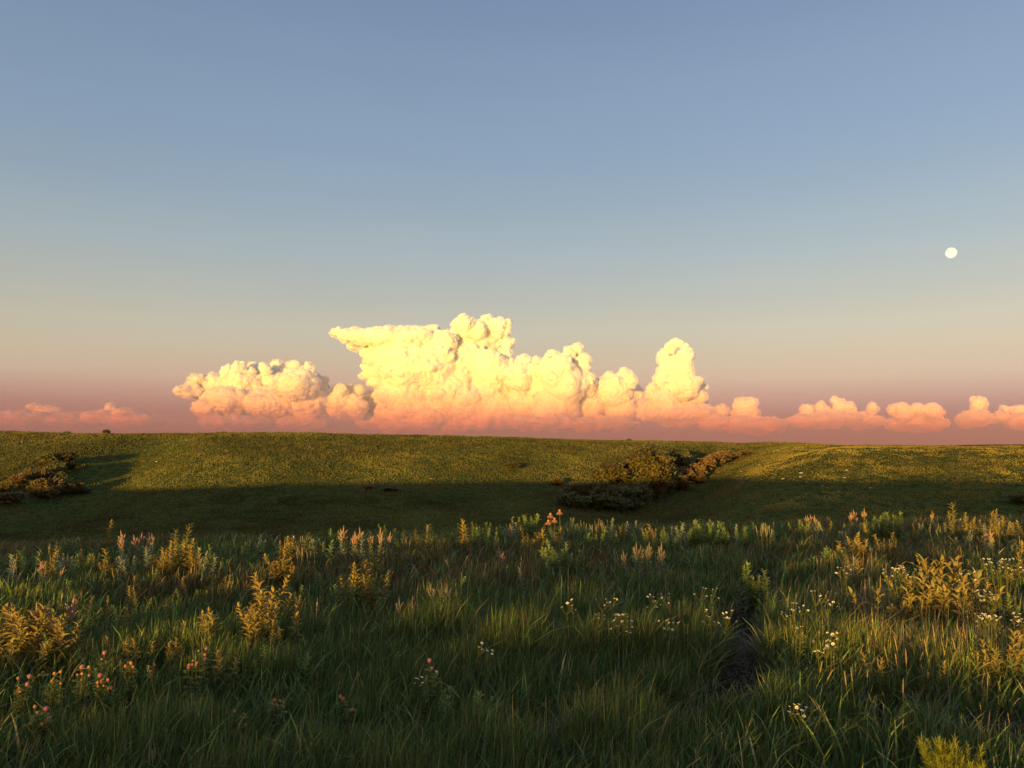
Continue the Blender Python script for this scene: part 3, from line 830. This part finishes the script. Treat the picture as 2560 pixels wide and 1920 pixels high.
def daisy_plant(label, px, pt, h, n, wpx, hpx=45, group="white flowering daisy plants"):
    p = at(px, pt, lift=h * .97)
    rn = random.Random(int(px * 5 + pt))
    root = link(bpy.data.objects.new("daisy_plant", None)); root.location = p - Vector((0, 0, .02))
    tag(root, label, "wildflower", group)
    rad, drop = wpx / FPX * p.y / 2, hpx / FPX * p.y
    st = MB(); tips = []
    nb = max(2, n // 6)
    subs = []
    for b in range(nb):
        ox = (2 * (b + .5) / nb - 1) * rad * .8
        top = Vector((ox, rn.uniform(-.3, .3) * rad, h - rn.uniform(.2, .7) * drop - .06))
        foot = Vector((ox * .35, rn.uniform(-.05, .05), 0))
        st.tube([foot, foot.lerp(top, .5) + Vector((0, 0, .03)), top], [.0045, .0038, .003], 4)
        for j in range(9):
            t = rn.uniform(.1, .95); q = foot.lerp(top, t); a = rn.uniform(0, 6.28)
            st.leaf(q, (math.cos(a), math.sin(a), 1.1), .06, .011, (1.3, 1.5, 1.0))
        subs.append(top)
    for k in range(n):
        q = subs[k % nb]
        tip = Vector((q.x + rn.uniform(-1, 1) * rad / nb * 1.5, q.y + rn.uniform(-.5, .5) * rad / nb * 1.3, max(q.z + .02, h - drop * rn.random() ** 1.4)))
        st.tube([q, q.lerp(tip, .5) + Vector((0, 0, -.01)), tip], [.0026, .0022, .0018], 4)
        tips.append(tip)
    st.build("stem", M_STEM, root)
    pr = pooled("daisy", daisy_mesh)
    for tip in tips:
        e = (rn.uniform(-.3, .9), rn.uniform(-.5, .5), rn.uniform(0, 6.28))
        fl = child("flower_head", pr[1][1], root, tip, e, .0108 * rn.uniform(.8, 1.25))
        child("ray_floret", pr[0][1], fl)
    return root

def ball_mesh(name, mat, rough, rays=0):
    import bmesh
    m = MB(); rn = random.Random(3)
    b = bmesh.new(); bmesh.ops.create_icosphere(b, subdivisions=2, radius=1)
    for v in b.verts: v.co *= 1 + rough * mnoise.noise(v.co * 3.1)
    m.add([v.co[:] for v in b.verts], [tuple(v.index for v in f.verts) for f in b.faces], (1, 1, 1)); b.free()
    for k in range(rays):
        z = rn.uniform(-.4, 1); a = rn.uniform(0, 6.28); q = math.sqrt(1 - z * z)
        d = Vector((math.cos(a) * q, math.sin(a) * q, z))
        m.leaf(d * .85, d, .42, .2, (rn.uniform(.7, 1.3),) * 3)
    return (m.build(name, mat),)

def rose_plant(label, px, pt, h, npink, norange, wpx, group=None):
    p = at(px, pt, lift=h * .97)
    rn = random.Random(int(px * 11 + pt))
    root = link(bpy.data.objects.new("clover_plant", None)); root.location = p - Vector((0, 0, .02))
    tag(root, label, "wildflower", group)
    rad = max(wpx / FPX * p.y / 2, .03)
    st, fo = MB(), MB()
    pk = pooled("rosehead", lambda: ball_mesh("flower", M_ROSE, .1, 60)); og = pooled("seedball", lambda: ball_mesh("seed_head", M_HIP, .25, 26))
    for k in range(npink + norange):
        tip = Vector((rn.uniform(-1, 1) * rad, rn.uniform(-.5, .5) * rad, h - (0 if k == 0 else rn.uniform(0, rad * 1.8))))
        foot = Vector((rn.uniform(-.02, .02), rn.uniform(-.02, .02), 0))
        mid = foot.lerp(tip, .55) + Vector((tip.x * .3, 0, .02))
        st.tube([foot, mid, tip], [.004, .003, .002], 4)
        for j in range(7):
            t = rn.uniform(.3, .97); q = foot.lerp(tip, t); a = rn.uniform(0, 6.28)
            for o in (-.7, 0, .7):
                fo.leaf(q, (math.cos(a + o), math.sin(a + o), .5), .035, .019, (rn.uniform(.7, 1.2),) * 3)
        me = (pk if k < npink else og)[0]
        child(me[0], me[1], root, tip, (rn.uniform(-.4, .4), rn.uniform(-.4, .4), 0), (.0115 if k < npink else .0082) * rn.uniform(.8, 1.25))
    st.build("stem", M_STEM, root); fo.build("foliage", M_GREEN, root)
    return root

def cone_flower(label, px, pt, h):
    p = at(px, pt, lift=h * .97)
    root = link(bpy.data.objects.new("coneflower", None)); root.location = p - Vector((0, 0, .02))
    tag(root, label, "wildflower", "coneflowers at the meadow's edge")
    st = MB(); st.tube([(0, 0, 0), (.01, 0, h * .5), (0, 0, h * .97)], [.006, .005, .004], 5)
    for k in range(8): st.leaf((0, 0, h * (.08 + .08 * k)), (math.cos(k * 2.4), math.sin(k * 2.4), .8), .13, .02, (1.4, 1.6, 1))
    st.build("stem", M_STEM, root)
    pe = MB()
    for k in range(15):
        a = k * 2 * math.pi / 15
        pe.leaf((math.cos(a) * .016, math.sin(a) * .016, h * .97), (math.cos(a), math.sin(a), -.55), .062, .014, (1.1, .85, .8), droop=.4)
    pe.build("petal", M_PINK, root)
    c = MB(); c.tube([(0, 0, h * .965), (0, 0, h * .985), (0, 0, h * .985 + .022), (0, 0, h * .985 + .03)], [.012, .023, .017, .004], 9); c.build("flower_cone", M_HIP, root)

def spike_mesh(v):
    rn = random.Random(v); m = MB()
    bend = [.02, .10, .28, .05][v % 4]
    P = lambda t: Vector((bend * t ** 3, 0, t - bend * .5 * t ** 3))
    m.tube([P(0), P(.3), P(.6), P(.78)], [.004, .0036, .003, .0028], 4, (.35, .42, .3))
    ts = [.76, .80, .86, .92, .97, 1.0]
    m.tube([P(t) for t in ts], [.002, .0038, .0048, .0044, .0030, .0012], 7, (1, 1, 1))
    for k in range(60):
        t = rn.uniform(.78, .99); a = rn.uniform(0, 6.28)
        m.leaf(P(t) + Vector((math.cos(a), math.sin(a), 0)) * .0045, (math.cos(a), math.sin(a), 1.6), .016, .0035, (rn.uniform(.7, 1.3),) * 3)
    return (m.build("grass_spike", M_SPIKE),)

def spike(px, pt, h, label, group, v=None):
    rn = random.Random(int(px * 13 + pt * 3))
    v = rn.randrange(4) if v is None else v
    (nm, me), = pooled(("spike", v), lambda: spike_mesh(v))
    p = at(px, pt, lift=h * .97)
    o = link(bpy.data.objects.new("grass_spike", me)); o.location = p - Vector((0, 0, .02))
    o.rotation_euler = (rn.uniform(-.14, .14), rn.uniform(-.22, .22), rn.uniform(0, 6.28)); o.scale = (h * 1.15, h * 1.15, h)
    tag(o, label, "grass spike", group)

# --- leafy plants, one by one
LP = leafy_plant
LP("upright pale green plant poking above the meadow edge near the pink plumes", 270, 1302, .62, 1, 20)
LP("tall thin arching pale plant rising behind the golden bush", 446, 1296, .75, 2, 22, "narrow")
LP("broad golden leafy bush of many stems below the pink plumes", 450, 1350, .58, 15, 180, wild=.12)
LP("small golden stem standing just beyond the broad golden bush", 556, 1366, .46, 1, 16)
LP("pair of low green leafy plants at the frame edge beside orange seed spikes", 32, 1358, .5, 4, 70, mat=M_GREEN)
LP("wide green leafy patch on the meadow edge above the orange spikes", 172, 1336, .5, 8, 110, mat=M_GREEN)
LP("single yellow green plant between the orange spikes and the golden bush", 207, 1356, .5, 2, 20)
LP("big pale golden bush low at the frame edge, with pinkish tops", 85, 1490, .62, 22, 230, "leafy", wild=.3)
LP("golden skirt of stems along the lower side of the big pale bush", 60, 1560, .46, 12, 170, "leafy", wild=.35)
LP("short golden stem pair under the arching blade beside the big pale bush", 175, 1535, .5, 3, 50)
LP("tall golden stem topping the loose golden clump", 695, 1425, .62, 2, 22)
LP("tall golden stem beside the topmost one of the loose clump", 668, 1418, .62, 2, 20)
LP("loose golden clump of upright leafy stems in the dark grass", 665, 1465, .6, 6, 70)
LP("dense lower half of the loose golden clump", 655, 1510, .52, 8, 100)
LP("golden twin stems at the near foot of the loose clump", 672, 1545, .42, 4, 50)
LP("slanting golden stem beside the loose clump, toward the open grass", 742, 1508, .45, 2, 24)
LP("golden stem with a drooping head between the big pale bush and the loose clump", 488, 1500, .5, 1, 16)
LP("small round golden top in the grass beside the drooping stem", 440, 1515, .46, 1, 18)
LP("short golden plant pair low in the grass below the drooping stem", 360, 1560, .42, 3, 60)
LP("low golden plant group just under the loose clump's edge", 440, 1585, .36, 5, 70)
LP("dull golden stem leaning beside the loose clump's lower half", 548, 1510, .48, 2, 40)
LP("rounded bush, yellow on top and green below, alone in the middle grass", 905, 1400, .58, 11, 125, wild=.2)
LP("green leafy skirt under the rounded yellow topped bush", 890, 1438, .42, 9, 130, mat=M_GREEN)
LP("tallest single golden stem standing above the meadow edge", 1063, 1276, .92, 1, 14, "narrow")
LP("short golden stem at the foot of the tallest single one", 1056, 1308, .6, 1, 14)
LP("golden pair beside a green patch on the meadow edge", 1158, 1298, .62, 3, 40)
LP("green leafy patch on the meadow edge beside the golden pair", 1205, 1306, .52, 6, 60, mat=M_GREEN)
LP("pale green leafy cluster on the edge next to the coneflowers", 1320, 1276, .62, 7, 70, mat=M_GREEN)
LP("bright golden plant in front of the coneflowers", 1356, 1310, .6, 4, 26)
LP("smaller bright golden plant beside the one by the coneflowers", 1394, 1318, .52, 3, 30)
LP("low yellow green plant at the foot of the coneflowers", 1318, 1330, .5, 3, 24)
LP("golden plant pair below the pink plume clump", 950, 1362, .5, 4, 60)
LP("golden many stemmed clump between the broad bush and the pink plume clump", 710, 1362, .6, 7, 52)
LP("green clump of leafy stems in the grass between the edge and the path", 1395, 1350, .55, 9, 110, mat=M_GREEN)
LP("long low green leafy row on the meadow edge", 1510, 1314, .5, 11, 150, mat=M_GREEN)
LP("large green leafy bush on the meadow edge by the start of the path", 1765, 1292, .66, 16, 150, mat=M_GREEN)
LP("green leafy skirt spreading from the large leafy bush", 1650, 1320, .5, 12, 170, mat=M_GREEN)
LP("dark green leafy plant beside the worn path", 1885, 1388, .6, 6, 55, mat=M_GREEN)
LP("wide golden and green clump, topmost of the sunlit plants by the path", 2130, 1328, .62, 11, 120)
LP("dense green leafy mound under the wide golden clump", 2080, 1360, .5, 11, 110, mat=M_GREEN)
LP("golden side stems beyond the wide golden clump", 2215, 1325, .6, 6, 70)
LP("lone orange yellow stem above the wide golden clump", 2170, 1304, .55, 2, 16)
LP("small lone golden plant below the wide golden clump", 2150, 1382, .55, 2, 24)
LP("tall broad leaved golden stem, first of three above the white flowers", 2350, 1358, .85, 3, 40, "broad")
LP("tall broad leaved golden stem, middle one of three above the white flowers", 2395, 1358, .82, 3, 26, "broad")
LP("tall broad leaved golden stem, last of three above the white flowers", 2428, 1362, .82, 3, 28, "broad")
LP("big golden stem with a leafy column beside the pinkish white flower mass", 2435, 1398, .8, 3, 40, "broad")
LP("golden leafy thicket behind the pinkish white flower mass", 2305, 1392, .7, 9, 110, "broad")
LP("golden green leafy thicket below the pinkish white flower mass", 2330, 1432, .62, 12, 150, "broad")
LP("golden thicket joining the three tall stems to the flower mass", 2385, 1420, .66, 8, 90, "broad")
LP("short golden plants in reddish grass below the flower mass", 2250, 1470, .5, 7, 110, "broad")
LP("small pale golden plant on the near side of the flower mass", 2182, 1458, .55, 2, 24, "broad")
LP("yellow leafy plant at the frame edge above the flower masses", 2545, 1350, .66, 5, 60, "broad")
LP("golden plants at the frame edge under the lower flower masses", 2510, 1560, .5, 8, 110, "broad")
LP("golden green plants at the frame edge beside the lean grass clump", 2470, 1620, .36, 7, 90, "narrow")
LP("tall yellow stem on the distant meadow edge under the moon", 2382, 1260, .85, 2, 14, "narrow")
LP("tall yellow stem pair on the distant meadow edge close to the frame edge", 2470, 1259, .85, 3, 30, "narrow")
LP("low golden row on the distant meadow edge under the tall yellow stems", 2410, 1284, .6, 8, 110)
LP("golden plants scattered at the frame edge on the distant meadow edge", 2520, 1290, .6, 7, 90)
LP("rounded green bush on the distant meadow edge beside the pink tufts", 2215, 1270, .75, 12, 100, mat=M_GREEN)
LP("broad leaved green plant low in the dark bottom grass", 1205, 1722, .34, 4, 70, "broad", M_GREEN)
LP("small green plant above the broad leaved one in the dark grass", 1115, 1700, .34, 4, 60, "leafy", M_GREEN)
LP("green plant topped by a single mauve bloom in the dark grass", 1068, 1665, .38, 3, 40, "leafy", M_GREEN)
# bushy yellow plant at the lower corner
LP("bright yellow green feathery plant at the bottom corner", 2392, 1848, .40, 44, 130, "feather", M_FEATHER, name="feathery_plant", wild=.35)

# --- pink and silver plumes
PP = plume_plant
PP("coral pink plume plant, first of three beside the upright pale plant", 316, 1312, .72, 2, 26)
PP("coral pink plume plant, middle one of three above the golden bush", 349, 1313, .68, 2, 22)
PP("coral pink plume plant, last of three above the golden bush", 384, 1312, .68, 2, 26)
PP("wide clump of coral pink plumes along the meadow edge", 905, 1306, .7, 12, 150)
PP("silvery pink plume plant in the middle of the dark grass", 1620, 1344, .66, 8, 110, mat=M_GREY)
PP("grey plume plant leaning over the dark grass under the rounded bush", 1108, 1440, .55, 3, 50, mat=M_GREY)
PP("small grey plume plant low beside the leaning one", 1022, 1480, .46, 3, 40, mat=M_GREY)
PP("grey pink single plume near the silvery clump", 1310, 1386, .55, 1, 14, mat=M_GREY)
PP("small orange pink plume alone in the grass below the coneflowers", 1256, 1360, .5, 2, 20)
PP("pink tufted plant on the distant edge, taller of two under the moon", 2147, 1263, .75, 3, 22)
PP("pink tufted plant on the distant edge, smaller of two under the moon", 2126, 1261, .75, 2, 14)
PP("faded pink tufts on the distant edge beside the two taller ones", 2030, 1276, .6, 4, 60)
PP("orange pink tuft among the far golden plants close to the frame edge", 2470, 1313, .62, 4, 34)
PP("faint pink tuft on the distant edge between the moon side tufts and tall stems", 2330, 1270, .6, 3, 26)
PP("pink topped plant just behind the big pale golden bush", 96, 1470, .66, 2, 24)
PP("pink topped pair at the outer side of the big pale golden bush", 153, 1472, .66, 2, 34)
PP("faded pink plumes mixed into the orange seed spikes", 112, 1388, .5, 4, 70)
PP("coral plume low in the loose golden clump", 650, 1486, .5, 2, 24)

# --- coneflowers
cone_flower("tallest orange pink coneflower on the meadow edge", 1399, 1277, .8)
cone_flower("orange pink coneflower just lower than the tallest", 1376, 1285, .74)
cone_flower("drooping orange pink coneflower below the other two", 1386, 1297, .66)
cone_flower("small coneflower half hidden beside the bright golden plant", 1371, 1302, .62)

# --- white flowers
DP = daisy_plant
DP("white flowered plant, the one farthest toward the dark open grass", 1425, 1500, .52, 9, 40, 26)
DP("white flowered plant in a thin row beside the farthest one", 1517, 1494, .52, 8, 60, 20)
DP("densest white flowered plant in the dark grass", 1552, 1534, .46, 24, 62, 50)
DP("small sparse white flowered plant above the densest", 1500, 1536, .46, 6, 30, 14)
DP("wide faded white flowered plant by the path", 1658, 1486, .5, 15, 76, 40)
DP("white flowered plant under the wide faded one", 1673, 1548, .42, 13, 44, 44)
DP("white flowered plant high up beside the path", 1765, 1470, .55, 9, 56, 30)
DP("spreading white flowered plant on the edge of the worn path", 1795, 1518, .5, 16, 84, 44)
DP("white flowered plant alone in the middle of the long grass", 1205, 1609, .42, 8, 50, 32)
DP("tiny white flowered plant under the mauve bloom", 1045, 1688, .34, 6, 22, 24)
DP("tiny white flowered pair of blooms beside the mauve bloom", 1093, 1678, .34, 3, 14, 8)
DP("white flowered plant between the path and the reddish grass, upper", 2107, 1414, .6, 14, 38, 28)
DP("white flowered plant between the path and the reddish grass, middle", 2055, 1478, .55, 20, 64, 34)
DP("white flowered plant between the path and the reddish grass, lower", 1992, 1506, .5, 13, 50, 30)
DP("sparse white blooms under the middle flowers beyond the path", 1972, 1528, .46, 6, 30, 14)
DP("large pinkish white flower mass in front of the golden thicket", 2255, 1420, .62, 46, 110, 34)
DP("long pinkish white flower mass at the frame edge", 2500, 1398, .66, 60, 110, 44)
DP("pinkish white flowers between the two big flower masses", 2418, 1428, .6, 16, 40, 30)
DP("white flower tuft under the long flower mass", 2462, 1476, .55, 26, 52, 28)
DP("golden white flower mass low at the frame edge", 2472, 1536, .5, 34, 66, 32)
DP("white flowers cut by the frame edge beside the low flower mass", 2545, 1530, .5, 14, 40, 34)
DP("white flowered plant beneath the sunlit clumps in the path side grass", 2062, 1596, .44, 20, 72, 34)
DP("tiny white blooms just above that path side white plant", 2080, 1576, .46, 8, 24, 14)
DP("tiny white blooms at the edge of the path", 1994, 1564, .46, 5, 24, 12)
DP("lowest white flowered plant, on the bare bend of the path", 1993, 1762, .3, 13, 42, 28)

# --- clover like flowers, pink with orange seed heads
RP = rose_plant
RP("hot pink bloom with orange seed heads at the frame edge", 52, 1694, .36, 2, 5, 40)
RP("orange seed heads in a fan beside the frame edge bloom", 130, 1682, .36, 0, 6, 46)
RP("pink bloom with orange seed heads on a short upright stem", 205, 1664, .38, 1, 5, 40)
RP("single pink bloom above the other pink and orange flowers", 256, 1634, .4, 1, 2, 14)
RP("dense bunch of orange seed heads under the single pink bloom", 260, 1690, .34, 1, 9, 34)
RP("tall column of orange seed heads beside the dense bunch", 322, 1656, .38, 0, 8, 22)
RP("low pink bloom wrapped in orange seed heads near the bottom", 104, 1768, .3, 1, 7, 54)
RP("mauve bloom on the grass far from the other pink flowers", 508, 1620, .42, 2, 3, 30)
RP("faded orange seed heads under the mauve bloom", 482, 1650, .38, 0, 6, 24)
RP("dull orange seed heads in the dark grass near the bottom edge", 695, 1746, .3, 0, 6, 30)
RP("slanting dull orange seed heads in the dark grass", 868, 1742, .3, 0, 7, 36)
RP("brownish seed heads low beside the pale grass spikes", 600, 1780, .28, 0, 7, 46)
RP("mauve bloom on top of a leafy plant in the dark middle grass", 1080, 1648, .42, 1, 1, 10)

# --- grass spikes
rs = random.Random(9)
for px, pt, h in [(28, 1382, .5), (22, 1408, .48), (95, 1398, .48), (118, 1362, .52), (124, 1358, .52), (138, 1354, .52), (142, 1350, .52), (160, 1362, .5), (176, 1374, .5), (304, 1414, .46), (384, 1412, .46), (132, 1384, .48), (72, 1416, .46), (50, 1402, .46), (163, 1378, .48)]:
    spike(px, pt, h, "orange lit seed spike in the grass before the broad golden bush", "orange seed spikes below the pink plumes", v=0)
for k in range(16):
    spike(712 + 80 * rs.random() + (k % 2) * 22, 1336 + 34 * rs.random(), .5, "yellow lit seed spike between the broad bush and the pink plume clump", "yellow seed spikes on the meadow edge", v=k % 2)
for px, pt in [(757, 1372), (765, 1366), (773, 1374), (1014, 1344), (1023, 1338), (1225, 1304), (1230, 1306), (1274, 1308), (1280, 1306)]:
    spike(px, pt, .48, "pinkish lit seed spike standing singly on the meadow edge", "pinkish seed spikes on the meadow edge", v=0)
for k in range(14):
    spike(1460 + 80 * rs.random(), 1296 + 14 * rs.random(), .55, "straw coloured seed spike above the long low green row", "straw seed spikes above the green row", v=k % 2)
for k in range(10):
    spike(1905 + 24 * rs.random(), 1302 + 16 * rs.random(), .62, "tall straw spike in the tight bunch by the large leafy bush", "tight bunch of straw spikes", v=0)
for k in range(26):
    spike(2200 + 350 * rs.random(), 1300 + 60 * rs.random(), .55, "orange straw spike among the far golden plants by the frame edge", "straw spikes among the far golden plants", v=k % 3)
low = [(300, 1852), (312, 1838), (365, 1872), (372, 1858), (383, 1862), (425, 1880), (273, 1876), (30, 1894), (475, 1728), (483, 1732), (517, 1720), (560, 1788), (575, 1790), (616, 1716), (590, 1742), (663, 1672), (668, 1670), (694, 1672), (703, 1668), (973, 1756), (980, 1768), (778, 1828), (732, 1832), (1068, 1806), (1010, 1874)]
for px, pt in low:
    spike(px, pt, .27, "pale seed spike in the dark bottom grass between the pink flowers and the middle", "pale seed spikes in the dark bottom grass")
mid = [(1350, 1812), (1397, 1822), (1536, 1872), (1580, 1798), (1472, 1768), (1618, 1788), (1728, 1692), (1755, 1704), (1797, 1694), (1810, 1722), (1750, 1730), (1665, 1782), (1672, 1786), (1650, 1802), (1697, 1822), (1738, 1768), (1756, 1808), (1783, 1818), (1745, 1858), (1752, 1862), (1696, 1876), (1822, 1842), (1630, 1808), (1432, 1797), (1488, 1856), (1700, 1900)]
for px, pt in mid:
    spike(px, pt, .26, "pale straw seed spike on the trampled grass around the path's end", "straw seed spikes at the path's end")
right = [(2195, 1738), (2200, 1752), (2278, 1722), (2290, 1724), (2357, 1776), (2195, 1622), (2172, 1644), (2126, 1672), (2134, 1670), (2250, 1625), (2456, 1672), (2520, 1700), (2526, 1730), (2458, 1742), (2535, 1780), (2245, 1790), (2030, 1640), (2034, 1650), (2260, 1690), (2480, 1890), (2405, 1618), (2312, 1640)]
for px, pt in right:
    spike(px, pt, .38 if pt < 1700 else .27, "orange lit seed spike in the sunny grass near the feathery plant", "lit seed spikes near the feathery plant")
for k in range(22):
    spike(2110 + 330 * rs.random(), 1470 + 160 * rs.random(), .34 + .16 * rs.random(), "reddish lit straw spike in the dense grass below the flower mass", "reddish straw spikes below the flower mass", v=k % 2)

# --- a scatter of small forbs the photograph shows along the whole edge
rs = random.Random(21)
for k in range(84):
    px = 20 + 2520 * (k + rs.random() * .8) / 84
    pt = 1352 - 62 * smooth(0, 1500, px) + rs.uniform(-6, 22)
    LP("small green forb in the fringe along the meadow's far edge", px, float(pt), rs.uniform(.46, .62), 4, rs.uniform(22, 60), rs.choice(["leafy", "silver", "narrow"]), rs.choice([M_GREEN, M_GREEN, M_SILVER, M_SILVER, M_LEAF, M_LEAF]), name="small_forb", group="small forbs fringing the meadow's far edge")
for k in range(40):
    px, pt = rs.uniform(30, 2530), rs.uniform(1390, 1600)
    if k % 2: continue
    LP("small dark green forb half sunk in the meadow grass", px, pt, rs.uniform(.3, .42), 2, rs.uniform(14, 40), rs.choice(["leafy", "narrow"]), M_GREEN, name="small_forb", group="small forbs sunk in the meadow grass")

for k in range(120):
    px, pt = (rs.uniform(10, 760), rs.uniform(1400, 1640)) if k % 2 else (rs.uniform(2080, 2550), rs.uniform(1340, 1640))
    LP("small sunlit forb among the golden plants and grass", px, pt, rs.uniform(.26, .42), rs.choice([1, 2, 3]), rs.uniform(12, 44), rs.choice(["leafy", "narrow", "silver"]), rs.choice([M_LEAF, M_LEAF, M_GREEN]), name="small_forb", group="small sunlit forbs in the grass")
